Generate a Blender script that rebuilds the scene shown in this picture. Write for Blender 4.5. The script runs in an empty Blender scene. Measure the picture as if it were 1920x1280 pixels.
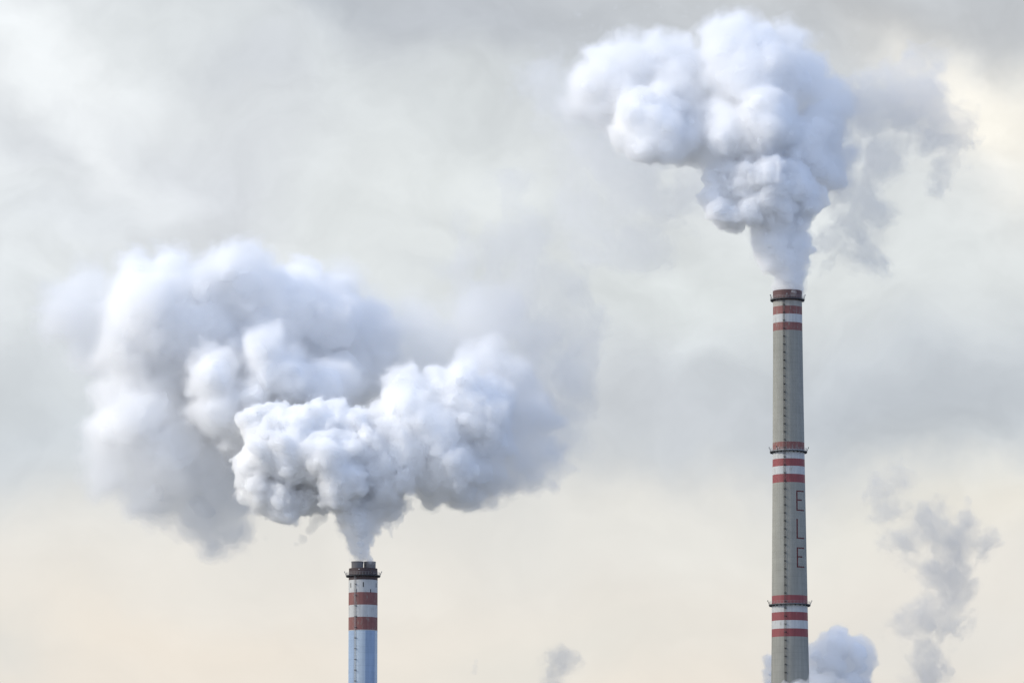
import bpy, bmesh, math, random
import numpy as np
from mathutils import Vector, Matrix, Euler

R = math.radians
S = bpy.context.scene
COL = S.collection

# ------------------------------------------------------------------ camera
FPX = 9134.0                      # focal length in pixels of the 1920 px wide photograph
PITCH = R(7.40)
CAM = Vector((0.0, 0.0, 2.0))
cd = bpy.data.cameras.new('camera')
cam = bpy.data.objects.new('camera', cd)
COL.objects.link(cam)
cam.location = CAM
cam.rotation_euler = (R(90) + PITCH, 0, 0)
cd.sensor_width = 36.0
cd.lens = 36.0 * FPX / 1920.0
cd.clip_start = 1.0
cd.clip_end = 80000.0
S.camera = cam
D0 = 2000.0                       # distance of the chimneys
PXM = D0 / FPX                    # metres per photograph pixel out there

SUN_EL, SUN_AZ = R(34), R(-97)    # azimuth from +Y (view direction), negative = left
SUN_DIR = Vector((math.sin(SUN_AZ) * math.cos(SUN_EL), math.cos(SUN_AZ) * math.cos(SUN_EL), math.sin(SUN_EL)))

# ------------------------------------------------------------------ render settings
S.view_settings.view_transform = 'Standard'
S.view_settings.look = 'None'
S.view_settings.exposure = 0.0
S.view_settings.gamma = 1.0
S.view_settings.use_curve_mapping = False
S.render.engine = 'CYCLES'
S.cycles.use_denoising = True
S.cycles.max_bounces = 16
S.cycles.diffuse_bounces = 4
S.cycles.volume_bounces = 12
S.cycles.transparent_max_bounces = 32
S.cycles.use_adaptive_sampling = True
S.cycles.adaptive_threshold = 0.01

# ------------------------------------------------------------------ world: overcast cloud deck over a Nishita sky
def srgb(r, g, b):
    f = lambda c: (c / 12.92 if c <= 0.04045 else ((c + 0.055) / 1.055) ** 2.4)
    return (f(r / 255), f(g / 255), f(b / 255), 1.0)

W = bpy.data.worlds.new('World')
S.world = W
W.use_nodes = True
nt = W.node_tree
nt.nodes.clear()
N, L = nt.nodes, nt.links

def math_node(op, a, b=None, c=None, clamp=False):
    n = N.new('ShaderNodeMath'); n.operation = op; n.use_clamp = clamp
    for i, v in enumerate((a, b, c)):
        if v is None: continue
        if isinstance(v, (int, float)): n.inputs[i].default_value = v
        else: L.new(v, n.inputs[i])
    return n.outputs[0]

def wnoise(vec, scale, detail, rough=0.5, dist=0.0):
    n = N.new('ShaderNodeTexNoise'); n.noise_dimensions = '3D'
    n.inputs['Scale'].default_value = scale; n.inputs['Detail'].default_value = detail
    n.inputs['Roughness'].default_value = rough; n.inputs['Distortion'].default_value = dist
    L.new(vec, n.inputs['Vector'])
    return n

tc = N.new('ShaderNodeTexCoord')
sep = N.new('ShaderNodeSeparateXYZ'); L.new(tc.outputs['Generated'], sep.inputs[0])
az = math_node('ARCTAN2', sep.outputs[0], sep.outputs[1])
el = math_node('ARCSINE', sep.outputs[2])
# hundreds of photograph pixels, as an angular measure on the sky: U to the right, V upwards from the view axis
U = math_node('MULTIPLY', az, FPX / 100)
V = math_node('MULTIPLY', math_node('SUBTRACT', el, PITCH), FPX / 100)
cmb = N.new('ShaderNodeCombineXYZ'); L.new(U, cmb.inputs[0]); L.new(V, cmb.inputs[1])
w1 = wnoise(cmb.outputs[0], 0.22, 5, 0.52)
sub = N.new('ShaderNodeVectorMath'); sub.operation = 'SUBTRACT'
L.new(w1.outputs['Color'], sub.inputs[0]); sub.inputs[1].default_value = (0.5, 0.5, 0.5)
scl = N.new('ShaderNodeVectorMath'); scl.operation = 'SCALE'; scl.inputs['Scale'].default_value = 4.2
L.new(sub.outputs[0], scl.inputs[0])
wv = N.new('ShaderNodeVectorMath'); wv.operation = 'ADD'
L.new(cmb.outputs[0], wv.inputs[0]); L.new(scl.outputs[0], wv.inputs[1])
sw = N.new('ShaderNodeSeparateXYZ'); L.new(wv.outputs[0], sw.inputs[0])
UW, VW = sw.outputs[0], sw.outputs[1]

ramp = N.new('ShaderNodeValToRGB')
el_ = ramp.color_ramp.elements
def vpos(y): return min(max(((640 - y) / 100 + 14) / 28, 0), 1)
stops = [(2000, (214, 204, 188)), (1280, (236, 227, 214)), (1060, (232, 227, 218)), (930, (226, 224, 218)), (830, (208, 212, 213)),
         (700, (212, 216, 218)), (540, (221, 224, 223)), (330, (222, 225, 225)), (120, (208, 211, 213)), (-100, (198, 202, 206)), (-500, (196, 202, 210))]
stops = sorted([(vpos(y), c) for y, c in stops])
while len(el_) < len(stops): el_.new(0.5)
for e, (p, c) in zip(el_, stops):
    e.position = p; e.color = srgb(*c)
L.new(math_node('DIVIDE', math_node('ADD', math_node('ADD', math_node('MULTIPLY', V, 0.55), math_node('MULTIPLY', VW, 0.45)), 14.0), 28.0), ramp.inputs[0])
col = ramp.outputs[0]

# banks of brighter and darker cloud: centre x, y, half widths, tilt in degrees, colour, amount
BANKS = [
    (100, 190, 260, 190, -35, (246, 248, 248), 0.95),
    (170, 290, 330, 70, -10, (206, 209, 213), 0.75),
    (60, 400, 160, 50, -10, (236, 240, 241), 0.5),
    (330, 90, 260, 90, 0, (226, 230, 230), 0.6),
    (450, 150, 110, 50, 0, (207, 210, 216), 0.45),
    (600, 20, 130, 40, -15, (180, 186, 192), 0.7),
    (640, 160, 60, 90, 40, (226, 230, 229), 0.6),
    (930, 60, 330, 130, -8, (186, 190, 196), 0.85),
    (960, 190, 240, 70, 10, (200, 203, 205), 0.55),
    (480, 380, 170, 110, 20, (212, 214, 221), 0.55),
    (770, 350, 260, 130, 20, (232, 235, 233), 0.75),
    (960, 430, 160, 28, 25, (205, 209, 211), 0.55),
    (1000, 560, 260, 90, 10, (218, 221, 221), 0.6),
    (40, 850, 190, 90, 0, (209, 214, 218), 0.7),
    (10, 560, 140, 110, 0, (226, 230, 233), 0.5),
    (1060, 760, 150, 200, 0, (208, 210, 212), 0.5),
    (1720, 30, 420, 90, -5, (190, 192, 194), 0.9),
    (1860, 215, 190, 70, -25, (250, 244, 232), 1.0),
    (1890, 330, 110, 110, 0, (240, 236, 227), 0.6),
    (1250, 560, 260, 120, 0, (222, 226, 224), 0.7),
    (1750, 530, 260, 130, 0, (222, 225, 223), 0.7),
    (1700, 775, 440, 118, 3, (191, 196, 201), 0.95),
    (1260, 790, 220, 80, -8, (203, 206, 210), 0.6),
    (1760, 965, 300, 60, 8, (230, 228, 219), 0.6),
    (860, 210, 190, 90, 10, (207, 211, 211), 0.55),
    (1880, 1000, 200, 60, 0, (238, 231, 217), 0.6),
    (1200, 990, 260, 90, 0, (231, 228, 220), 0.7),
    (300, 1210, 330, 60, 0, (240, 229, 214), 0.6),
    (1000, 1230, 300, 60, 5, (226, 223, 214), 0.6),
    (1750, 1230, 260, 80, 0, (221, 220, 215), 0.5),
    (20, 1230, 80, 60, 0, (219, 219, 214), 0.5),
    (110, 150, 120, 70, -30, (247, 249, 249), 0.5),
    (210, 300, 120, 50, -35, (250, 252, 252), 0.6),
    (1870, 215, 130, 75, -20, (255, 250, 238), 0.9),
    (200, 420, 190, 60, -10, (212, 215, 219), 0.5),
]
flat = N.new('ShaderNodeCombineXYZ'); L.new(UW, flat.inputs[0]); L.new(VW, flat.inputs[1])
for (cx, cy, sx, sy, ang, rgb, amt) in BANKS:
    mp = N.new('ShaderNodeMapping'); mp.vector_type = 'TEXTURE'
    mp.inputs['Location'].default_value = ((cx - 960) / 100, (640 - cy) / 100, 0)
    mp.inputs['Rotation'].default_value = (0, 0, R(ang)); mp.inputs['Scale'].default_value = (sx / 100, sy / 100, 1)
    L.new(flat.outputs[0], mp.inputs[0])
    dt = N.new('ShaderNodeVectorMath'); dt.operation = 'DOT_PRODUCT'
    L.new(mp.outputs[0], dt.inputs[0]); L.new(mp.outputs[0], dt.inputs[1])
    f = math_node('MULTIPLY', math_node('POWER', math.exp(-0.8), dt.outputs['Value']), amt)
    mx = N.new('ShaderNodeMix'); mx.data_type = 'RGBA'
    L.new(f, mx.inputs[0]); L.new(col, mx.inputs[6]); mx.inputs[7].default_value = srgb(*rgb)
    col = mx.outputs[2]
# finer cloud texture
st = N.new('ShaderNodeMapping'); st.inputs['Scale'].default_value = (0.75, 1.15, 1)
L.new(wv.outputs[0], st.inputs[0])
n2 = wnoise(st.outputs[0], 0.55, 6, 0.5, 0.3)
n3 = wnoise(wv.outputs[0], 0.95, 4, 0.5, 0.3)
tex = math_node('ADD', math_node('MULTIPLY', math_node('SUBTRACT', n2.outputs[0], 0.5), 0.42),
                math_node('MULTIPLY', math_node('SUBTRACT', n3.outputs[0], 0.48), 0.10))
# the low sky is smoother than the deck above
fade = N.new('ShaderNodeMapRange'); L.new(V, fade.inputs[0])
fade.inputs[1].default_value = -4.0; fade.inputs[2].default_value = -1.5; fade.inputs[3].default_value = 0.35; fade.inputs[4].default_value = 1.0
mod = math_node('ADD', math_node('MULTIPLY', tex, fade.outputs[0]), 1.0)
cool = N.new('ShaderNodeVectorMath'); cool.operation = 'MULTIPLY'
L.new(col, cool.inputs[0]); cool.inputs[1].default_value = (1.008, 1.024, 1.045); col = cool.outputs[0]
vm = N.new('ShaderNodeVectorMath'); vm.operation = 'SCALE'
L.new(col, vm.inputs[0]); L.new(mod, vm.inputs['Scale'])
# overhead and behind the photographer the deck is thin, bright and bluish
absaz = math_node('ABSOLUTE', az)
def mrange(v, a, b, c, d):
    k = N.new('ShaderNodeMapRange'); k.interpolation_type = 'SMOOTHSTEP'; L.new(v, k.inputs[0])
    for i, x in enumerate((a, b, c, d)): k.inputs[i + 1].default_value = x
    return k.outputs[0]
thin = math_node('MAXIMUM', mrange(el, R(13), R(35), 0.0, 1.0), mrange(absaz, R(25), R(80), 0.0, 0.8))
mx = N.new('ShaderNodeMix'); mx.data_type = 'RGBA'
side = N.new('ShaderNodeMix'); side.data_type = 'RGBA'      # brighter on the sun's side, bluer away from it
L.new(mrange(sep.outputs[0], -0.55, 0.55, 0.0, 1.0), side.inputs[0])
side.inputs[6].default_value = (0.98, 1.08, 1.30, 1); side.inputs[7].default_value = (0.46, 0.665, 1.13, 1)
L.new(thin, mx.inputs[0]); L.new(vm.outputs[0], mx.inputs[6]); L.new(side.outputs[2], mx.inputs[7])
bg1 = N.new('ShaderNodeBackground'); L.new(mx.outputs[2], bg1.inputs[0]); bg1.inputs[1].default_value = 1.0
sky = N.new('ShaderNodeTexSky'); sky.sky_type = 'NISHITA'; sky.sun_disc = False
sky.sun_elevation = SUN_EL; sky.sun_rotation = SUN_AZ
sky.air_density = 1.0; sky.dust_density = 1.0; sky.ozone_density = 1.5
bg2 = N.new('ShaderNodeBackground'); L.new(sky.outputs[0], bg2.inputs[0]); bg2.inputs[1].default_value = 0.15
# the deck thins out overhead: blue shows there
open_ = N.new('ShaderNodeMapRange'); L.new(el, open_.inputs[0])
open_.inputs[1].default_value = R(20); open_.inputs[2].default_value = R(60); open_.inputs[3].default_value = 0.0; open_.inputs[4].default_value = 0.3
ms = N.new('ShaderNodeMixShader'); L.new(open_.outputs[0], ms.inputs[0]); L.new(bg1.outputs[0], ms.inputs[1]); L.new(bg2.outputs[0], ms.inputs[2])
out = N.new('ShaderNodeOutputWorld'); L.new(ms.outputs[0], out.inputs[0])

# ------------------------------------------------------------------ sun behind thin cloud
sd = bpy.data.lights.new('sun', 'SUN'); sd.energy = 2.85; sd.angle = R(10); sd.color = (1.0, 0.945, 0.85)
so = bpy.data.objects.new('sun', sd); COL.objects.link(so)
so.rotation_euler = SUN_DIR.to_track_quat('Z', 'Y').to_euler()

# ------------------------------------------------------------------ helpers
CP, SP = math.cos(PITCH), math.sin(PITCH)
def at(x, y, Y):
    """World point whose image lands on photograph pixel x, y at world distance Y."""
    a, b = (x - 960) / FPX, -(y - 640) / FPX
    dy, dz = CP - b * SP, SP + b * CP
    t = (Y - CAM.y) / dy
    return Vector((CAM.x + a * t, Y, CAM.z + dz * t))
def at_np(P):
    a, b, Y = (P[:, 0] - 960) / FPX, -(P[:, 1] - 640) / FPX, D0 + P[:, 2] * PXM
    dy, dz = CP - b * SP, SP + b * CP
    t = Y / dy
    return np.stack([a * t, Y, CAM.z + dz * t], 1)

def new_mat(name):
    m = bpy.data.materials.new(name); m.use_nodes = True
    m.node_tree.nodes.clear()
    return m
def simple(name, c, rough=0.8, metal=0.0, var=0.15, scale=0.3, streak=0.0, wear=None, rings=0.0):
    """Weathered paint, concrete or steel: base colour varied by noise and vertical streaks."""
    m = new_mat(name); t = m.node_tree; n, l = t.nodes, t.links
    o = n.new('ShaderNodeOutputMaterial'); b = n.new('ShaderNodeBsdfPrincipled')
    b.inputs['Roughness'].default_value = rough; b.inputs['Metallic'].default_value = metal
    g = n.new('ShaderNodeTexCoord')
    ns = n.new('ShaderNodeTexNoise'); ns.inputs['Scale'].default_value = scale; ns.inputs['Detail'].default_value = 6
    l.new(g.outputs['Object'], ns.inputs['Vector'])
    mp = n.new('ShaderNodeMapping'); mp.inputs['Scale'].default_value = (1, 1, 0.05)
    l.new(g.outputs['Object'], mp.inputs[0])
    n_s = n.new('ShaderNodeTexNoise'); n_s.inputs['Scale'].default_value = 1.2; n_s.inputs['Detail'].default_value = 5
    l.new(mp.outputs[0], n_s.inputs['Vector'])
    def mth(op, a, bb):
        k = n.new('ShaderNodeMath'); k.operation = op
        for i, v in enumerate((a, bb)):
            if isinstance(v, (int, float)): k.inputs[i].default_value = v
            else: l.new(v, k.inputs[i])
        return k.outputs[0]
    f = mth('ADD', mth('MULTIPLY', mth('SUBTRACT', ns.outputs[0], 0.5), 2 * var), mth('MULTIPLY', mth('SUBTRACT', n_s.outputs[0], 0.5), 2 * streak))
    f = mth('ADD', f, 1.0)
    if rings:                                # pour joints every lift of the formwork, each lift its own tone
        sp = n.new('ShaderNodeSeparateXYZ'); l.new(g.outputs['Object'], sp.inputs[0])
        lift = mth('MULTIPLY', sp.outputs[2], 1 / 2.6)
        wn = n.new('ShaderNodeTexWhiteNoise'); wn.noise_dimensions = '1D'; l.new(mth('FLOOR', lift, 0), wn.inputs['W'])
        f = mth('ADD', f, mth('MULTIPLY', mth('SUBTRACT', wn.outputs[0], 0.5), rings))
        f = mth('MULTIPLY', f, mth('SUBTRACT', 1.0, mth('MULTIPLY', mth('LESS_THAN', mth('FRACT', lift, 0), 0.09), rings * 1.6)))
    v = n.new('ShaderNodeVectorMath'); v.operation = 'SCALE'
    v.inputs[0].default_value = c[:3]; l.new(f, v.inputs['Scale'])
    if wear:                                 # paint gone in patches and runs: the concrete shows
        wz = n.new('ShaderNodeTexNoise'); wz.inputs['Scale'].default_value = 1.1; wz.inputs['Detail'].default_value = 8; wz.inputs['Roughness'].default_value = 0.7
        mw = n.new('ShaderNodeMapping'); mw.inputs['Scale'].default_value = (1, 1, 0.3); l.new(g.outputs['Object'], mw.inputs[0]); l.new(mw.outputs[0], wz.inputs['Vector'])
        rm = n.new('ShaderNodeMapRange'); l.new(wz.outputs[0], rm.inputs[0]); rm.inputs[1].default_value = wear; rm.inputs[2].default_value = wear + 0.12; rm.inputs[4].default_value = 0.7
        mm = n.new('ShaderNodeMix'); mm.data_type = 'RGBA'; l.new(rm.outputs[0], mm.inputs[0]); l.new(v.outputs[0], mm.inputs[6]); mm.inputs[7].default_value = (0.235, 0.23, 0.2, 1)
        v = mm
        l.new(mm.outputs[2], b.inputs['Base Color']); l.new(b.outputs[0], o.inputs[0]); return m
    l.new(v.outputs[0], b.inputs['Base Color']); l.new(b.outputs[0], o.inputs[0])
    return m

def link_mesh(name, me, mat, parent=None):
    o = bpy.data.objects.new(name, me); COL.objects.link(o)
    if mat: me.materials.append(mat)
    if parent: o.parent = parent
    return o
def bm_obj(name, bm, mat, parent=None, smooth=False):
    me = bpy.data.meshes.new(name)
    bm.normal_update(); bm.to_mesh(me); bm.free()
    if smooth:
        me.polygons.foreach_set('use_smooth', [True] * len(me.polygons))
        me.set_sharp_from_angle(angle=R(35))
    return link_mesh(name, me, mat, parent)
def tag(o, label=None, cat=None, group=None, kind=None):
    if label: o['label'] = label
    if cat: o['category'] = cat
    if group: o['group'] = group
    if kind: o['kind'] = kind
    return o
def thing(name, loc, label, cat, group=None):
    o = bpy.data.objects.new(name, None); COL.objects.link(o); o.location = loc
    o.empty_display_size = 1
    return tag(o, label, cat, group)
def box(bm, c, s, rz=0.0, rx=0.0):
    m = Matrix.Translation(c) @ Matrix.Rotation(rz, 4, 'Z') @ Matrix.Rotation(rx, 4, 'X') @ Matrix.Diagonal((s[0], s[1], s[2], 1))
    bmesh.ops.create_cube(bm, size=1, matrix=m)
def lathe(bm, prof, seg=96, a0=0.0, a1=2 * math.pi):
    """Revolve (r, z) points; closed loop of points gives a solid ring."""
    full = abs(a1 - a0 - 2 * math.pi) < 1e-6
    n = seg if full else seg + 1
    rings = [[bm.verts.new((r * math.cos(a0 + (a1 - a0) * i / seg), r * math.sin(a0 + (a1 - a0) * i / seg), z)) for i in range(n)] for r, z in prof]
    for j in range(len(prof) - 1):
        for i in range(seg):
            k = (i + 1) % n
            bm.faces.new((rings[j][i], rings[j][k], rings[j + 1][k], rings[j + 1][i]))
    return rings
def ring(bm, r0, r1, z0, z1, seg=96):
    lathe(bm, [(r0, z0), (r1, z0), (r1, z1), (r0, z1), (r0, z0)], seg)
    bmesh.ops.remove_doubles(bm, verts=bm.verts[:], dist=1e-5)
def rod(bm, a, b, r, seg=6):
    a, b = Vector(a), Vector(b); d = b - a
    q = d.to_track_quat('Z', 'Y').to_matrix().to_4x4()
    bmesh.ops.create_cone(bm, cap_ends=True, segments=seg, radius1=r, radius2=r, depth=d.length, matrix=Matrix.Translation((a + b) / 2) @ q)

# ------------------------------------------------------------------ ground
gm = simple('field_grass', (0.17, 0.165, 0.14), 0.95, 0, 0.4, 0.002)
bm = bmesh.new()
bmesh.ops.create_grid(bm, x_segments=8, y_segments=8, size=40000)
tag(bm_obj('ground', bm, gm), kind='structure')

# ------------------------------------------------------------------ steam: cauliflower fields turned into closed meshes
def vnoise(shape, vox, scale, rng):
    """Smooth value noise in -1..1 on a grid of the given shape."""
    ms = []
    for n in shape:
        k = int(n * vox / scale) + 3
        t = np.arange(n) * vox / scale + 0.37
        i = t.astype(int); f = t - i; f = f * f * (3 - 2 * f)
        M = np.zeros((n, k + 1), np.float32)
        M[np.arange(n), i] = 1 - f; M[np.arange(n), i + 1] = f
        ms.append(M)
    lat = (rng.random((ms[0].shape[1], ms[1].shape[1], ms[2].shape[1]), dtype=np.float32) * 2 - 1)
    a = np.tensordot(ms[0], lat, (1, 0))
    a = np.tensordot(a, ms[1], (1, 1)).transpose(0, 2, 1)
    a = np.tensordot(a, ms[2], (2, 1))
    return a.astype(np.float32)

def breed(sph, rng, gens, keep=1.0):
    """Grow buds on the surface of each ball, as a cauliflower does."""
    allb = list(sph); cur = list(sph)
    for (n, lo, hi, sink, rmin) in gens:
        nxt = []
        for (x, y, w, r) in cur:
            if r < rmin: continue
            for _ in range(n):
                v = rng.normal(size=3); v /= np.linalg.norm(v)
                v[1] -= 0.15                     # buds favour the upper side
                v /= np.linalg.norm(v)
                rr = r * rng.uniform(lo, hi)
                d = r - rr * sink
                nxt.append((x + v[0] * d, y + v[1] * d, w + v[2] * d, rr))
        allb += nxt; cur = nxt
    return allb

def make_field(balls, vox, noises, rng, k=3.0, pad=14, floor=-26.0):
    floor = -(6.0 + sum(n[0] for n in noises) * 1.05)
    pad = max(pad, -floor * 0.8)
    B = np.array(balls, np.float32)
    lo = (B[:, :3] - B[:, 3:]).min(0) - pad
    hi = (B[:, :3] + B[:, 3:]).max(0) + pad
    shape = tuple(int(v) for v in np.ceil((hi - lo) / vox) + 1)
    F = np.full(shape, floor, np.float32)
    ax = [lo[i] + np.arange(shape[i], dtype=np.float32) * vox for i in range(3)]
    for x, y, w, r in B:
        c = (x, y, w); m = r - floor
        sl = []
        for i in range(3):
            a = max(0, int((c[i] - m - lo[i]) / vox)); b = min(shape[i], int((c[i] + m - lo[i]) / vox) + 2)
            sl.append(slice(a, b))
        X, Y_, Z = ax[0][sl[0]] - x, ax[1][sl[1]] - y, ax[2][sl[2]] - w
        d = r - np.sqrt(X[:, None, None] ** 2 + Y_[None, :, None] ** 2 + Z[None, None, :] ** 2)
        s = F[sl[0], sl[1], sl[2]]
        h = np.maximum(k - np.abs(s - d), 0) / k
        F[sl[0], sl[1], sl[2]] = np.maximum(s, d) + h * h * (k * 0.25)
    for (amp, scale, mode) in noises:
        nz = vnoise(shape, vox, scale, rng)
        if mode == 'billow': nz = 0.5 - 2 * np.abs(nz) 
        F += amp * nz
    return F, lo

def surface_net(F, lo, vox, iso=0.0):
    """Closed quad mesh of the iso surface of a field (photograph-pixel space)."""
    F = F - np.float32(iso)
    F[0], F[-1], F[:, 0], F[:, -1], F[:, :, 0], F[:, :, -1] = (-1.0,) * 6
    m = F > 0
    nx, ny, nz = F.shape
    cnt = np.zeros((nx - 1, ny - 1, nz - 1), np.int8)
    for a in (0, 1):
        for b in (0, 1):
            for c in (0, 1):
                cnt += m[a:nx - 1 + a, b:ny - 1 + b, c:nz - 1 + c]
    act = (cnt > 0) & (cnt < 8)
    I, J, K = np.nonzero(act)
    idx = np.full(act.shape, -1, np.int32); idx[I, J, K] = np.arange(len(I))
    P = np.zeros((len(I), 3), np.float32); C = np.zeros(len(I), np.float32)
    cor = [(0, 0, 0), (1, 0, 0), (0, 1, 0), (1, 1, 0), (0, 0, 1), (1, 0, 1), (0, 1, 1), (1, 1, 1)]
    val = [F[I + a, J + b, K + c] for a, b, c in cor]
    for i in range(8):
        for ax in range(3):
            if cor[i][ax]: continue
            j = i | (1 << ax)
            va, vb = val[i], val[j]
            cr = (va > 0) != (vb > 0)
            t = np.where(cr, va / np.where(cr, va - vb, 1), 0)
            p = np.array(cor[i], np.float32)[None, :].repeat(len(I), 0); p[:, ax] = t
            P[cr] += p[cr]; C[cr] += 1
    P = P / np.maximum(C, 1)[:, None] + np.stack([I, J, K], 1)
    P = P * vox + lo
    quads = []
    for ax in range(3):
        sh = [slice(0, F.shape[i] - 1) if i == ax else slice(1, F.shape[i] - 1) for i in range(3)]
        sh2 = list(sh); sh2[ax] = slice(1, F.shape[ax])
        A, B_ = m[tuple(sh)], m[tuple(sh2)]
        e = np.nonzero(A != B_)
        g = [e[i] + (0 if i == ax else 1) for i in range(3)]
        u, v = (ax + 1) % 3, (ax + 2) % 3
        def cell(du, dv):
            q = [a.copy() for a in g]; q[u] -= du; q[v] -= dv
            return idx[q[0], q[1], q[2]]
        q = np.stack([cell(1, 1), cell(0, 1), cell(0, 0), cell(1, 0)], 1)
        fl = A[e]
        q[~fl] = q[~fl][:, ::-1]
        quads.append(q)
    Q = np.concatenate(quads)
    a, b, c = P[Q[:, 0]], P[Q[:, 1]], P[Q[:, 2]]
    if np.einsum('ij,ij->i', a, np.cross(b, c)).sum() < 0: Q = Q[:, ::-1]
    return P, Q

def np_mesh(name, P, Q, org):
    V3 = at_np(P) - np.array(org)
    me = bpy.data.meshes.new(name)
    me.vertices.add(len(V3)); me.vertices.foreach_set('co', V3.astype(np.float32).ravel())
    me.loops.add(Q.size); me.loops.foreach_set('vertex_index', Q.astype(np.int32).ravel())
    me.polygons.add(len(Q)); me.polygons.foreach_set('loop_start', np.arange(0, Q.size, 4, dtype=np.int32))
    me.polygons.foreach_set('use_smooth', np.ones(len(Q), bool))
    me.update(calc_edges=True)
    return me

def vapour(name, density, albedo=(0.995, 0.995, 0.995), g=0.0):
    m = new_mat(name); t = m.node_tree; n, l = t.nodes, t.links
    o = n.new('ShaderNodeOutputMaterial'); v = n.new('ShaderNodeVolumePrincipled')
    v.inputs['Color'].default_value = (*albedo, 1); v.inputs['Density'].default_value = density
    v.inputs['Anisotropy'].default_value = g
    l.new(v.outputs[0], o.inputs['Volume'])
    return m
def dense(name, c=(0.97, 0.97, 0.97)):
    """The opaque heart of a plume: white droplets so thick that light only scatters back."""
    m = new_mat(name); t = m.node_tree; n, l = t.nodes, t.links
    o = n.new('ShaderNodeOutputMaterial'); v = n.new('ShaderNodeBsdfDiffuse')
    v.inputs['Color'].default_value = (*c, 1); v.inputs['Roughness'].default_value = 1.0
    l.new(v.outputs[0], o.inputs['Surface'])
    return m

heart = dense('steam_heart')
def warp(P, seed, terms):
    """Bend the meshed balls with smooth vector noise so that nothing stays spherical."""
    rng = np.random.default_rng(seed); out = P.copy()
    for amp, scale in terms:
        lat = rng.random((32, 32, 32, 3)).astype(np.float32) * 2 - 1
        t = P / scale + 100.0; i = np.floor(t).astype(int); f = (t - i); f = f * f * (3 - 2 * f)
        acc = 0
        for a in (0, 1):
            for b in (0, 1):
                for c in (0, 1):
                    w = (f[:, 0] if a else 1 - f[:, 0]) * (f[:, 1] if b else 1 - f[:, 1]) * (f[:, 2] if c else 1 - f[:, 2])
                    acc = acc + w[:, None] * lat[(i[:, 0] + a) % 32, (i[:, 1] + b) % 32, (i[:, 2] + c) % 32]
        out += amp * acc
    return out
def billow(balls, seed, vox, gens, noises, shells, core=None, parent=None, name='billow', k=4.0, pad=14, wp=((9, 55), (3.5, 24), (1.0, 10)), alb=0.999):
    """balls: (x, y, r, depth) in photograph pixels. shells: (inset, density per metre). core: inset of the opaque heart."""
    rng = np.random.default_rng(seed)
    b = breed([(x, y, w, r) for x, y, r, w in balls], rng, gens)
    F, lo = make_field(b, vox, noises, rng, k, pad)
    root = None
    org = parent.location if parent else Vector((0, 0, 0))
    if core is not None:
        P, Q = surface_net(F.copy(), lo, vox, core); P = warp(P, seed, wp)
        root = link_mesh(name, np_mesh(name, P, Q, org), heart, parent)
    for sh_ in shells:
        inset, dens = sh_[:2]
        G = F.copy()
        if len(sh_) > 2:                     # torn, feathery rim
            G += sh_[2] * (0.6 * vnoise(F.shape, vox, 17, rng) + 0.4 * vnoise(F.shape, vox, 8, rng) + 0.25 * vnoise(F.shape, vox, 4.2, rng))
        P, Q = surface_net(G, lo, vox, inset); P = warp(P, seed, wp)
        o = link_mesh('vapour_veil' if root else name, np_mesh('vapour_veil', P, Q, org), vapour('vapour', dens, (alb,) * 3), root or parent)
    print('steam', name, F.shape, len(P))
    return root


def px_radius(rpx, y):
    """Metres across for rpx photograph pixels at chimney distance, at image row y."""
    b = -(y - 640) / FPX
    return rpx / FPX * D0 / (CP - b * SP)

# ------------------------------------------------------------------ paints
concrete = simple('weathered_concrete', (0.275, 0.272, 0.238), 0.9, 0, 0.16, 0.2, 0.22, rings=0.045)
pale_concrete = simple('pale_limewashed_concrete', (0.335, 0.32, 0.285), 0.9, 0, 0.2, 0.4, 0.3, rings=0.05)
white_paint = simple('white_paint', (0.46, 0.465, 0.455), 0.6, 0, 0.12, 0.4, 0.25, wear=0.56)
red_paint = simple('red_paint', (0.235, 0.052, 0.054), 0.6, 0, 0.15, 0.4, 0.3, wear=0.60)
faded_red = simple('soot_faded_red_paint', (0.205, 0.080, 0.070), 0.7, 0, 0.2, 0.5, 0.3, wear=0.54)
cap_brown = simple('rusty_brown_cap_paint', (0.105, 0.050, 0.047), 0.7, 0, 0.2, 0.5, 0.25)
dark_brown = simple('sooty_brown_paint', (0.060, 0.038, 0.036), 0.7, 0, 0.2, 0.5, 0.25)
dark_steel = simple('dark_steel', (0.055, 0.058, 0.062), 0.5, 0.3)
galv = simple('galvanised_steel', (0.28, 0.28, 0.28), 0.45, 0.2)
opening_black = simple('black_opening', (0.01, 0.01, 0.01), 1.0)  # near-black for flue discs and vent slots; the slots' inner shade is in this colour
flue_grey = simple('grey_flue_steel', (0.17, 0.155, 0.148), 0.6, 0.1, 0.15, 0.5, 0.2)
light_blue = simple('pale_blue_paint', (0.46, 0.54, 0.61), 0.55, 0, 0.1, 0.3, 0.2, rings=0.05)
mid_blue = simple('mid_blue_paint', (0.27, 0.36, 0.49), 0.55, 0, 0.1, 0.3, 0.2, rings=0.05)
letter_red = simple('red_lettering_paint', (0.23, 0.065, 0.065), 0.7, 0, 0.15, 0.6)
lamp_mat = simple('lamp_housing', (0.75, 0.75, 0.72), 0.4)

def front_z(axis_x, y, rpx):
    return at(axis_x, y, D0 - px_radius(rpx, y)).z

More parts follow.
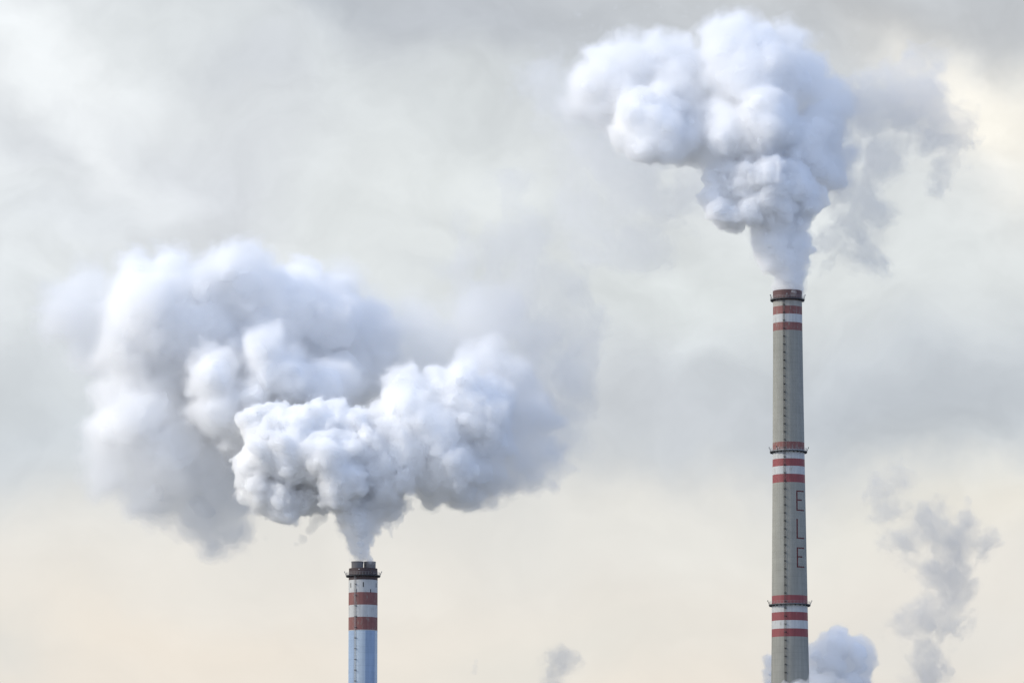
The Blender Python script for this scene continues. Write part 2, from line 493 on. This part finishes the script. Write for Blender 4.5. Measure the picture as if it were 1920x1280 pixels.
def shaft_mesh(name, axis_x, rad_fn, bands, ybot, parent, seg=128, stripes=None):
    """Round tapering shaft; bands = [(y_top, y_bottom, material)] from the top down, then to the ground."""
    mats = []
    bm = bmesh.new()
    rings = []
    rows = []
    for (y0, y1, m) in bands:
        nsub = max(1, int((y1 - y0) / 40))
        for k in range(nsub):
            rows.append((y0 + (y1 - y0) * k / nsub, m))
        last = y1
    rows.append((last, None))
    prev = None
    def mk(z, r):
        return [bm.verts.new((r * math.cos(2 * math.pi * i / seg), r * math.sin(2 * math.pi * i / seg), z)) for i in range(seg)]
    for y, m in rows:
        rp = rad_fn(y); rings.append((mk(front_z(axis_x, y, rp), px_radius(rp, y)), m))
    # on down to the ground
    zb = front_z(axis_x, last, rad_fn(last)); rb = px_radius(rad_fn(last), last)
    slope = (px_radius(rad_fn(last), last) - px_radius(rad_fn(last - 100), last - 100)) / 21.9
    rings[-1] = (rings[-1][0], bands[-1][2])
    rings.append((mk(0.0, rb + slope * zb), None))
    for (ra, m), (rb_, _) in zip(rings[:-1], rings[1:]):
        for i in range(seg):
            k = (i + 1) % seg
            f = bm.faces.new((rb_[i], rb_[k], ra[k], ra[i]))
            mm = m
            if stripes and m in stripes:
                a = math.degrees(2 * math.pi * (i + 0.5) / seg)
                mm = stripes[m][int(((a + 90 - 11.5) % 360 + 360) / 45.0) % 2]
            if mm not in mats: mats.append(mm)
            f.material_index = mats.index(mm)
    me = bpy.data.meshes.new(name)
    bm.normal_update(); bm.to_mesh(me); bm.free()
    me.polygons.foreach_set('use_smooth', [True] * len(me.polygons))
    o = link_mesh(name, me, None, parent)
    for m in mats: me.materials.append(m)
    return o

def platform(z, r_in, r_out, parent, rail_h=1.15, thick=0.35, lamps=()):
    bm = bmesh.new()
    ring(bm, r_in - 0.05, r_out, z - thick, z)
    # brackets under the deck
    for i in range(24):
        a = 2 * math.pi * i / 24
        c = (r_in + (r_out - r_in) * 0.45)
        box(bm, (c * math.cos(a), c * math.sin(a), z - thick - 0.22), ((r_out - r_in) * 0.85, 0.14, 0.44), a)
    p = bm_obj('platform', bm, dark_steel, parent)
    bm = bmesh.new()
    rr = r_out - 0.08
    for h in (rail_h * 0.5, rail_h):
        ring(bm, rr - 0.03, rr + 0.03, z + h - 0.03, z + h + 0.03, 96)
    for i in range(36):
        a = 2 * math.pi * i / 36
        rod(bm, (rr * math.cos(a), rr * math.sin(a), z), (rr * math.cos(a), rr * math.sin(a), z + rail_h), 0.035, 5)
    bm_obj('railing', bm, galv, p)
    for (deg, kind) in lamps:
        a = R(deg)
        bm = bmesh.new()
        ex, ey = math.cos(a), math.sin(a)
        q = (rr * ex, rr * ey, z + 0.1)
        e = ((rr + 0.55) * ex, (rr + 0.55) * ey, z + 1.35)
        rod(bm, q, e, 0.09, 8)
        box(bm, (e[0], e[1], e[2] + 0.15), (0.34, 0.5, 0.42), a)
        bm_obj('floodlight', bm, dark_steel if kind else galv, parent)
    return p

def lamp_on_wall(r, deg, z, parent):
    a = R(deg); bm = bmesh.new()
    rod(bm, ((r) * math.cos(a), r * math.sin(a), z), ((r + 0.3) * math.cos(a), (r + 0.3) * math.sin(a), z), 0.08, 8)
    bmesh.ops.create_uvsphere(bm, u_segments=12, v_segments=8, radius=0.2, matrix=Matrix.Translation(((r + 0.4) * math.cos(a), (r + 0.4) * math.sin(a), z)))
    bm_obj('warning_light', bm, lamp_mat, parent, True)

def ladder(rz, z0, z1, deg, parent, step=3.3, mat=None):
    mat = mat or dark_steel
    a = R(deg)
    ex, ey = math.cos(a), math.sin(a); tx, ty = -ey, ex
    bm = bmesh.new()
    def pt(z, u, w):
        r = rz(z) + w
        return (r * ex + u * tx, r * ey + u * ty, z)
    n = max(2, int((z1 - z0) / 20))
    for k in range(n):
        za, zb = z0 + (z1 - z0) * k / n, z0 + (z1 - z0) * (k + 1) / n
        for (u, w, rr) in ((-0.26, 0.22, 0.05), (0.26, 0.22, 0.05)):
            rod(bm, pt(za, u, w), pt(zb, u, w), rr, 4)
    z = z0 + 0.2
    while z < z1:
        rod(bm, pt(z, -0.26, 0.22), pt(z, 0.26, 0.22), 0.03, 4); z += 0.6
    l = bm_obj('ladder', bm, mat, parent)
    bm = bmesh.new(); z = z0 + 1
    for k in range(n):
        za, zb = z0 + (z1 - z0) * k / n, z0 + (z1 - z0) * (k + 1) / n
        for (u, w) in ((-0.4, 0.62), (0.4, 0.62), (0, 0.92)):
            rod(bm, pt(za, u, w), pt(zb, u, w), 0.03, 4)
    while z < z1:
        box(bm, pt(z, 0, 0.15), (0.5, 0.95, 0.22), a)
        for j in range(6):
            t0, t1 = math.pi * j / 6, math.pi * (j + 1) / 6
            rod(bm, pt(z, -0.42 * math.cos(t0), 0.25 + 0.68 * math.sin(t0)), pt(z, -0.42 * math.cos(t1), 0.25 + 0.68 * math.sin(t1)), 0.07, 4)
        z += step
    bm_obj('ladder_cage', bm, mat, l)

# ------------------------------------------------------------------ the tall red and white banded chimney
AX = 1479.7
def rad_r(y):
    return float(np.interp(y, [540, 560, 680, 800, 955, 1110, 1195, 1280, 1400], [27.0, 27.2, 28.0, 29.4, 31.2, 33.4, 34.3, 35.8, 37.6]))
base = at(AX, 1000, D0)
tall = thing('chimney', (at(AX, 1000, D0).x, D0, 0), 'tallest concrete chimney with red and white bands, three railed platforms and red letters', 'chimney', 'power station chimneys')
bands = [(562, 572.5, pale_concrete), (572.5, 587.5, faded_red), (587.5, 603, white_paint), (603, 618, faded_red), (618, 827, concrete),
         (827, 841, faded_red), (841, 858.5, white_paint), (858.5, 872.5, red_paint), (872.5, 887.5, white_paint), (887.5, 903, red_paint), (903, 1114.5, concrete),
         (1114.5, 1129.5, red_paint), (1129.5, 1146, white_paint), (1146, 1161.5, red_paint), (1161.5, 1177, white_paint), (1177, 1192, red_paint), (1192, 1420, concrete)]
sh = shaft_mesh('shaft', AX, rad_r, bands, 1420, tall)
# cap
zt, zc = front_z(AX, 542, 27.1), front_z(AX, 562, 27.2)
rc = px_radius(27.3, 550)
bm = bmesh.new()
lathe(bm, [(rc - 0.05, zc), (rc, zc), (rc, zt - 0.15), (rc - 0.12, zt), (rc - 0.75, zt), (rc - 0.8, zt - 12), (rc - 0.85, zt - 12.2)], 128)
bm_obj('cap', bm, cap_brown, tall, True)
bm = bmesh.new(); lathe(bm, [(rc - 0.8, zt - 12), (0.01, zt - 12)], 64)
bm_obj('flue_throat', bm, opening_black, tall)  # flat near-black disc across the flue
def rz_of(axis, fn, ys):
    zs = [front_z(axis, y, fn(y)) for y in ys]; rs = [px_radius(fn(y), y) for y in ys]
    zz, rr = zs[::-1], rs[::-1]
    return lambda z: float(np.interp(z, [0] + zz, [rr[0] + 2.2] + rr))
rz = rz_of(AX, rad_r, [540, 560, 680, 800, 955, 1110, 1195, 1280, 1400])
z_p1 = front_z(AX, 558, 27.2); z_p2 = front_z(AX, 842.5, 35); z_p3 = front_z(AX, 1130, 39)
platform(z_p1, rz(z_p1), px_radius(32.3, 560), tall, lamps=((200, 1), (-20, 0), (-95, 0)))
platform(z_p2, rz(z_p2), px_radius(35.2, 845), tall, lamps=((190, 0), (-8, 1), (-130, 1)))
platform(z_p3, rz(z_p3), px_radius(39.3, 1130), tall, lamps=((186, 1), (-6, 0)))
LD = -90 - 17.0
ladder(rz, 1.5, z_p3 - 0.4, LD, tall); ladder(rz, z_p3 + 0.1, z_p2 - 0.4, LD, tall); ladder(rz, z_p2 + 0.1, z_p1 - 0.4, LD, tall)
lamp_on_wall(rc, -90 + 14, front_z(AX, 546.5, 27), tall)
lamp_on_wall(rc, -90 + 22, front_z(AX, 547, 27), tall)
lamp_on_wall(rz(z_p2 + 1), -90 - 40, front_z(AX, 838.5, 30), tall)
lamp_on_wall(rz(z_p2 + 1), -90 - 48, front_z(AX, 839, 30), tall)
# lettering down the shaft, drawn where its strokes stand
def stroke(bm, x0, x1, y0, y1, off_r=0.03):
    n = 6 if x1 - x0 > 4 else 1
    g = []
    for y in (y0, y1):
        rp = rad_r(y); z = front_z(AX, y, rp) ; row = []
        for i in range(n + 1):
            x = x0 + (x1 - x0) * i / n
            sx = max(-0.999, min(0.999, (x - AX) / rp)); th = math.asin(sx)
            r = px_radius(rp, y) + off_r
            row.append(bm.verts.new((r * math.sin(th), -r * math.cos(th), z)))
        g.append(row)
    for i in range(n):
        bm.faces.new((g[1][i], g[1][i + 1], g[0][i + 1], g[0][i]))
for (ch, y0, y1) in (('E', 918.5, 956.5), ('L', 972, 1008.8), ('E', 1025, 1062.8)):
    bm = bmesh.new()
    xl = 1491.8; xr = 1506.6
    stroke(bm, xl, xl + 2.5, y0, y1)
    stroke(bm, xl + 2.5, xr, y1 - 2.3, y1)
    if ch == 'E':
        stroke(bm, xl + 2.5, xr, y0, y0 + 2.3)
        stroke(bm, xl + 2.5, xr - 4, (y0 + y1) / 2 - 2.4, (y0 + y1) / 2)
    bmesh.ops.solidify(bm, geom=bm.faces[:], thickness=0.02)
    bm_obj('lettering', bm, letter_red, tall)

# ------------------------------------------------------------------ the shorter blue and white chimney with two flues
AL = 680.7
rad_l = lambda y: 27.2 if y > 1078 else 26.7
short = thing('chimney', (at(AL, 1150, D0).x, D0, 0), 'shorter chimney with blue striped shaft, red and white bands and two grey flues on top', 'chimney', 'power station chimneys')
bl = [(1063.3, 1085.5, dark_brown), (1085.5, 1109, white_paint), (1109, 1132.5, faded_red), (1132.5, 1155.3, white_paint), (1155.3, 1180, faded_red), (1180, 1420, light_blue)]
shaft_mesh('shaft', AL, rad_l, bl, 1420, short, stripes={light_blue: (mid_blue, light_blue)})
zl = front_z(AL, 1063.3, 26.7); rl = px_radius(26.7, 1064)
bm = bmesh.new(); lathe(bm, [(rl, zl), (0.01, zl + 0.02)], 64); bm_obj('roof_slab', bm, dark_steel, short)
for k, (x0, x1, yt, dy) in enumerate(((658.8, 681.0, 1051.9, 1.5), (681.8, 704.0, 1051.2, -1.2))):
    xc = ((x0 + x1) / 2 - AL) * PXM; r = (x1 - x0) / 2 * PXM
    ztop = at(AL, yt, D0 - r).z
    bm = bmesh.new()
    lathe(bm, [(r, zl - 0.5), (r, ztop - 0.5), (r + 0.06, ztop - 0.45), (r + 0.06, ztop), (r - 0.25, ztop), (r - 0.3, ztop - 4)], 64)
    bmesh.ops.translate(bm, verts=bm.verts[:], vec=(xc, -dy, 0))
    f = bm_obj('flue', bm, flue_grey, short, True)
    bm = bmesh.new(); lathe(bm, [(r - 0.28, ztop - 2), (0.01, ztop - 2)], 48)
    bmesh.ops.translate(bm, verts=bm.verts[:], vec=(xc, -dy, 0))
    bm_obj('flue_throat', bm, opening_black, f)
z_pl = front_z(AL, 1075.8, 33)
rzl = lambda z: rl
platform(z_pl, rl, px_radius(32.6, 1076), short, thick=0.3, lamps=((183, 0), (-4, 0), (-60, 1)))
lamp_on_wall(rl, -90 - 14, front_z(AL, 1066.5, 27), short)
ladder(lambda z: px_radius(27.2, 1200), 1.5, z_pl - 0.4, -90 - 29, short, step=4.4, mat=galv)
for (x, y0, y1) in ((658.2, 1091.5, 1100), (681.8, 1090.5, 1099.5), (705.3, 1091.5, 1099.5), (668.2, 1103.5, 1109.5), (695.5, 1103.5, 1109.5)):
    th = math.asin((x - AL) / 27.2); r = px_radius(27.2, y0)
    z0, z1 = front_z(AL, y1, 27.2), front_z(AL, y0, 27.2)
    bm = bmesh.new()
    box(bm, (r * math.sin(th), -r * math.cos(th), (z0 + z1) / 2), (0.36, 0.12, z1 - z0), th)
    bm_obj('vent_slot', bm, opening_black, short)  # box stands proud; the opening's inner darkness is put into its colour
# buff seam rings on the blue shaft
bm = bmesh.new()
for y in (1180,):
    z = front_z(AL, y, 27.2); r = px_radius(27.2, y); ring(bm, r - 0.02, r + 0.06, z - 0.12, z + 0.12, 128)
bm_obj('seam_ring', bm, white_paint, short)

# ------------------------------------------------------------------ steam
GENS = [(15, 0.26, 0.46, 0.35, 20), (9, 0.28, 0.48, 0.35, 10), (6, 0.3, 0.5, 0.25, 7)]
SMOOTH = [(14, 0.28, 0.5, 0.4, 22), (7, 0.3, 0.5, 0.4, 13)]
NM = [(3.0, 30, 'billow'), (1.8, 14, 'billow'), (1.2, 7, 'fbm')]
SOFT = [(10, 0.3, 0.5, 0.4, 30), (6, 0.3, 0.5, 0.4, 20)]
NZ = [(3.0, 26, 'billow'), (3.0, 12, 'billow'), (2.2, 6, 'fbm')]
NZS = [(7.0, 50, 'billow'), (4.0, 25, 'billow'), (2.0, 12, 'fbm')]

tall_plume = thing('steam_plume', at(1480, 545, D0), 'dense blue-shaded steam plume billowing up from the tall banded chimney', 'steam plume')
NK = [(2.0, 20, 'billow'), (3.0, 9, 'fbm'), (2.5, 4.5, 'fbm')]
billow([(1480, 551, 22, 0), (1480, 536, 24, 0), (1479, 515, 30, 0), (1472, 488, 40, 0), (1452, 455, 42, -5), (1492, 462, 32, 5),
        (1462, 415, 46, 0)], 3, 1.6, GENS, NK, [(-3, 0.05, 9), (0, 0.26, 3)], core=15, parent=tall_plume, wp=((2, 22), (1.5, 10)))
billow([(1500, 385, 36, 10), (1445, 370, 52, -20), (1372, 400, 32, -30), (1345, 360, 30, -10), (1400, 340, 42, -25),
        (1485, 345, 48, -5), (1430, 325, 34, -50), (1352, 395, 24, -45), (1410, 395, 30, -40), (1515, 370, 30, 15), (1330, 330, 22, -5), (1362, 312, 36, 0)], 5, 1.6, GENS, NZ, [(-3, 0.03, 6), (0, 0.40)], core=11, parent=tall_plume)
billow([(1370, 260, 58, 10), (1440, 232, 56, -15), (1505, 270, 62, 45), (1225, 240, 64, 0), (1200, 220, 48, -5), (1295, 262, 50, 25), (1180, 250, 34, 0),
        (1525, 315, 44, 50), (1430, 195, 36, -30), (1255, 265, 45, -5), (1545, 250, 45, 60), (1400, 290, 45, 20), (1340, 220, 40, 20), (1550, 325, 38, 60), (1240, 195, 36, 10)],
       9, 1.9, SMOOTH, NM, [(-5, 0.035, 9), (0, 0.20, 2)], core=17, parent=tall_plume)
billow([(1400, 150, 88, 60), (1365, 85, 54, 60), (1440, 95, 54, 80), (1345, 62, 30, 50), (1400, 56, 32, 70), (1495, 145, 60, 90), (1545, 205, 54, 90), (1270, 190, 70, 70),
        (1150, 145, 56, 80), (1108, 160, 44, 80), (1180, 100, 36, 80), (1280, 130, 54, 90), (1572, 195, 34, 90), (1480, 80, 38, 90), (1220, 125, 54, 80), (1235, 100, 38, 80),
        (1560, 300, 36, 80), (1130, 110, 30, 80), (1090, 195, 34, 80), (1190, 180, 54, 60), (1140, 200, 44, 75)], 12, 2.3, SMOOTH, NZS, [(-9, 0.025, 12), (-1, 0.05, 5), (6, 0.10)], core=32, parent=tall_plume)

short_plume = thing('steam_plume', at(680, 1050, D0), 'bright cauliflower steam plume spreading above the shorter two-flue chimney', 'steam plume')
billow([(670, 1049, 9, 0), (692, 1049, 9, 0), (677, 1038, 15, 0), (674, 1020, 22, 0), (672, 995, 29, 0), (666, 965, 38, 0), (695, 945, 34, 10), (652, 935, 36, -10), (705, 970, 18, 10), (720, 935, 34, 5), (735, 960, 16, 10)],
       21, 1.6, GENS, NK, [(-3, 0.05, 9), (0, 0.26, 4)], core=15, parent=short_plume, wp=((2, 22), (1.5, 10)))
billow([(645, 900, 44, -40), (622, 868, 38, -50), (598, 850, 42, -35), (545, 850, 64, 0), (500, 855, 50, 0), (490, 915, 44, 15), (530, 935, 46, 10), (560, 805, 50, 5),
        (600, 805, 46, 10), (655, 820, 50, 10), (585, 930, 38, 20), (690, 850, 54, 0), (485, 805, 40, 25), (640, 850, 44, -30), (525, 790, 36, 20), (625, 785, 32, 25), (690, 805, 30, 25),
        (470, 880, 34, 10), (660, 930, 36, -10)],
       23, 1.6, GENS, NZ, [(-3, 0.03, 6), (0, 0.42)], core=11, parent=short_plume)
billow([(765, 760, 54, 20), (870, 750, 56, 30), (820, 810, 74, 20), (895, 790, 62, 30), (760, 850, 66, 10), (845, 870, 68, 20), (915, 830, 50, 40),
        (805, 905, 44, 20), (865, 915, 38, 30), (725, 900, 48, 5), (760, 725, 34, 20), (875, 712, 30, 30), (740, 800, 48, 10), (925, 745, 40, 40), (700, 870, 44, -15), (910, 890, 36, 35), (820, 735, 40, 25)],
       25, 1.9, GENS, NZ, [(-5, 0.035, 9), (0, 0.20, 3)], core=16, parent=short_plume)
billow([(970, 860, 50, 70), (1015, 845, 38, 80), (950, 895, 42, 60), (1000, 890, 36, 60), (965, 800, 60, 90), (910, 915, 36, 50), (1035, 870, 26, 70), (1000, 780, 50, 100), (985, 910, 22, 60), (900, 700, 60, 110), (960, 720, 50, 110)],
       27, 2.2, GENS, [(9, 32, 'fbm'), (6, 14, 'fbm'), (3, 7, 'fbm')], [(-3, 0.03, 6), (4, 0.05), (14, 0.06)], parent=short_plume, alb=0.98)
billow([(722, 965, 18, 10), (740, 950, 18, 14), (728, 985, 12, 8), (748, 970, 12, 14), (712, 1000, 9, 4), (758, 955, 12, 16), (735, 995, 7, 8), (700, 1012, 6, 4)], 28, 1.4, GENS, [(5, 9, 'fbm'), (5, 4.5, 'fbm')], [(-1, 0.13, 6)], parent=short_plume, pad=12)

back = thing('steam_cloud', at(350, 750, D0 + 60), 'broad soft steam cloud with grey underside drifting behind the plume of the shorter chimney', 'steam cloud')
WB = ((16, 90), (8, 42), (2.2, 18))
NB = [(6.0, 48, 'billow'), (4.5, 24, 'billow'), (3.0, 12, 'fbm'), (1.5, 6, 'fbm')]
billow([(435, 510, 60, 180), (370, 535, 60, 180), (470, 535, 60, 180), (555, 575, 80, 220), (620, 610, 84, 230), (500, 650, 105, 230), (360, 620, 110, 210), (275, 575, 84, 190),
        (240, 650, 66, 200), (560, 720, 90, 240), (640, 700, 76, 240), (250, 505, 44, 200), (310, 490, 40, 190), (690, 640, 60, 250), (440, 760, 90, 240), (620, 780, 60, 240)],
       31, 2.8, GENS[:2], NB, [(-8, 0.02, 10), (0, 0.05, 4), (9, 0.10)], core=36, parent=back, pad=20, wp=WB)
billow([(275, 780, 100, 200), (330, 850, 104, 200), (400, 870, 82, 200), (380, 950, 62, 200), (400, 1005, 34, 200), (215, 820, 60, 200), (290, 930, 62, 200),
        (440, 930, 46, 210), (390, 1030, 22, 200), (430, 985, 38, 200), (210, 880, 46, 200), (240, 730, 60, 200), (320, 700, 70, 200)],
       32, 3.0, SOFT, NB, [(-10, 0.02, 12), (0, 0.04, 5), (12, 0.08)], core=42, parent=back, pad=20, wp=WB)
billow([(490, 655, 46, 60), (500, 700, 52, 70), (545, 710, 54, 80), (400, 695, 54, 70), (420, 760, 58, 80), (610, 730, 60, 100), (450, 800, 44, 80), (470, 740, 50, 70)], 33, 2.2, GENS, NZS, [(-4, 0.03, 8), (1, 0.07), (7, 0.12)], core=25, parent=back, wp=((10, 60), (5, 28), (1.2, 12)))
billow([(140, 590, 62, 260), (105, 610, 42, 260), (165, 540, 46, 260), (175, 660, 50, 260), (130, 545, 36, 260), (190, 600, 50, 250)], 35, 3.4, SOFT, NB, [(-10, 0.015, 12), (2, 0.03, 6), (14, 0.05)], parent=back, pad=22, wp=WB)
haze_noise = [(20, 80, 'fbm'), (15, 38, 'fbm'), (10, 18, 'fbm'), (5, 9, 'fbm')]
billow([(710, 650, 84, 260), (800, 660, 90, 260), (900, 630, 84, 280), (960, 680, 84, 280), (890, 585, 54, 280), (760, 740, 70, 250), (1010, 760, 66, 280), (640, 540, 54, 270), (1060, 700, 54, 280), (850, 740, 70, 260), (1050, 820, 40, 280)],
       37, 3.4, SOFT, haze_noise, [(-8, 0.009, 14), (4, 0.015, 10), (20, 0.022, 6)], parent=back, pad=24, alb=0.965, wp=WB)

WW = ((18, 75), (6, 30))
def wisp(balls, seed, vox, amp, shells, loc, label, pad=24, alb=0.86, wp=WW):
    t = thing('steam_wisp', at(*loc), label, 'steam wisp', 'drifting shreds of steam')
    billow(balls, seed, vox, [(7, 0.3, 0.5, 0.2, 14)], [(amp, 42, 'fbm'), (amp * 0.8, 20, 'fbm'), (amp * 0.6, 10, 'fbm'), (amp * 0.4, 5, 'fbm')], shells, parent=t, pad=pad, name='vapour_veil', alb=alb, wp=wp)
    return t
wisp([(1700, 180, 74, 150), (1650, 290, 58, 150), (1745, 250, 48, 150), (1785, 235, 28, 150), (1600, 420, 48, 150), (1630, 480, 40, 150), (1580, 350, 46, 150), (1770, 320, 28, 150), (1620, 380, 50, 150), (1720, 120, 36, 150),
      (1560, 460, 34, 150), (1620, 200, 60, 160), (1785, 270, 26, 150), (1775, 345, 20, 150), (1795, 215, 18, 150)],
     41, 2.3, 19, [(-7, 0.007, 12), (0, 0.014, 10), (7, 0.026, 8)], (1660, 300, D0 + 30), 'ragged grey steam trailing beside the plume of the tall chimney', alb=0.87)
wisp([(1180, 340, 70, 200), (1120, 280, 70, 200), (1250, 390, 56, 200), (1080, 220, 60, 200), (1030, 160, 46, 200), (1100, 420, 60, 200), (1200, 450, 56, 200), (1290, 350, 40, 180)],
     43, 3.6, 26, [(-8, 0.008, 12), (4, 0.015, 8)], (1150, 330, D0 + 40), 'faint pale veil below the leaning head of the tall plume', alb=0.95)
wisp([(930, 470, 46, 300), (880, 500, 40, 300), (1000, 440, 46, 300), (960, 560, 60, 300), (1020, 620, 60, 300), (1060, 540, 54, 300), (970, 360, 36, 300), (1090, 620, 50, 300), (1080, 720, 46, 300), (850, 430, 26, 300)],
     44, 3.6, 24, [(-6, 0.008, 12), (4, 0.016, 8)], (960, 500, D0 + 70), 'faint torn steam high between the two plumes', alb=0.88)
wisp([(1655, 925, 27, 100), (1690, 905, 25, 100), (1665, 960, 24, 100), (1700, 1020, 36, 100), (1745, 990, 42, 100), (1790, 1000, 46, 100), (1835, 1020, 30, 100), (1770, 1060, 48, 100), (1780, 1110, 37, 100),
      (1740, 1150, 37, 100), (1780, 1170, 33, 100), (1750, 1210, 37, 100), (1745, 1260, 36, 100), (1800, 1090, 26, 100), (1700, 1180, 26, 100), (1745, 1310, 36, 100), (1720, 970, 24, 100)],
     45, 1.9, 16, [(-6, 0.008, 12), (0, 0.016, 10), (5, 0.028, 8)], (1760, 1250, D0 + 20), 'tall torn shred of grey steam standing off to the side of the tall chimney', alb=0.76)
wisp([(1050, 1240, 22, 100), (1072, 1240, 18, 100), (1038, 1262, 19, 100), (1040, 1285, 22, 100), (1025, 1240, 10, 100)], 47, 1.6, 7, [(-4, 0.012, 6), (1, 0.025, 4), (5, 0.035)], (1045, 1290, D0 + 20),
     'small grey mushroom of steam low between the two chimneys', alb=0.8, wp=((5, 30), (4, 12)))
wisp([(890, 1248, 7, 100), (889, 1258, 6, 100), (892, 1238, 5, 100)], 49, 1.5, 3, [(0, 0.06)], (890, 1260, D0 + 20), 'tiny upright smudge of steam near the shorter chimney', pad=12, alb=0.8, wp=((2, 20),))
wisp([(592, 975, 14, 20), (582, 990, 10, 20), (570, 1008, 8, 20), (556, 1018, 5, 20), (604, 962, 14, 20)], 51, 1.4, 4, [(0, 0.09)], (585, 985, D0), 'thin dark tail of vapour under the bright cauliflower plume', pad=14, alb=0.85, wp=((4, 30), (3, 10)))

low = thing('steam_puff', at(1560, 1290, D0 + 25), 'low rounded lilac-white puff of steam wrapping the foot of the tall chimney', 'steam puff')
billow([(1570, 1215, 34, 130), (1608, 1225, 30, 130), (1560, 1250, 38, 130), (1615, 1250, 26, 130), (1532, 1228, 24, 130), (1455, 1238, 22, 130), (1445, 1262, 18, 130), (1600, 1280, 36, 130), (1540, 1290, 40, 130), (1460, 1290, 26, 130)],
       53, 2.0, GENS, [(3, 24, 'billow'), (2, 12, 'billow'), (1, 6, 'fbm')], [(-3, 0.03, 4), (0, 0.20)], core=13, parent=low, alb=0.98, wp=((5, 40), (2, 18)))
billow([(1475, 1284, 12, -70), (1500, 1282, 8, -70), (1530, 1272, 14, -60), (1556, 1268, 13, -60), (1575, 1276, 13, -60), (1540, 1290, 24, -60), (1500, 1300, 26, -60)], 55, 1.6, GENS, [(2, 10, 'fbm')], [(0, 0.09, 3)], parent=low, alb=0.97)
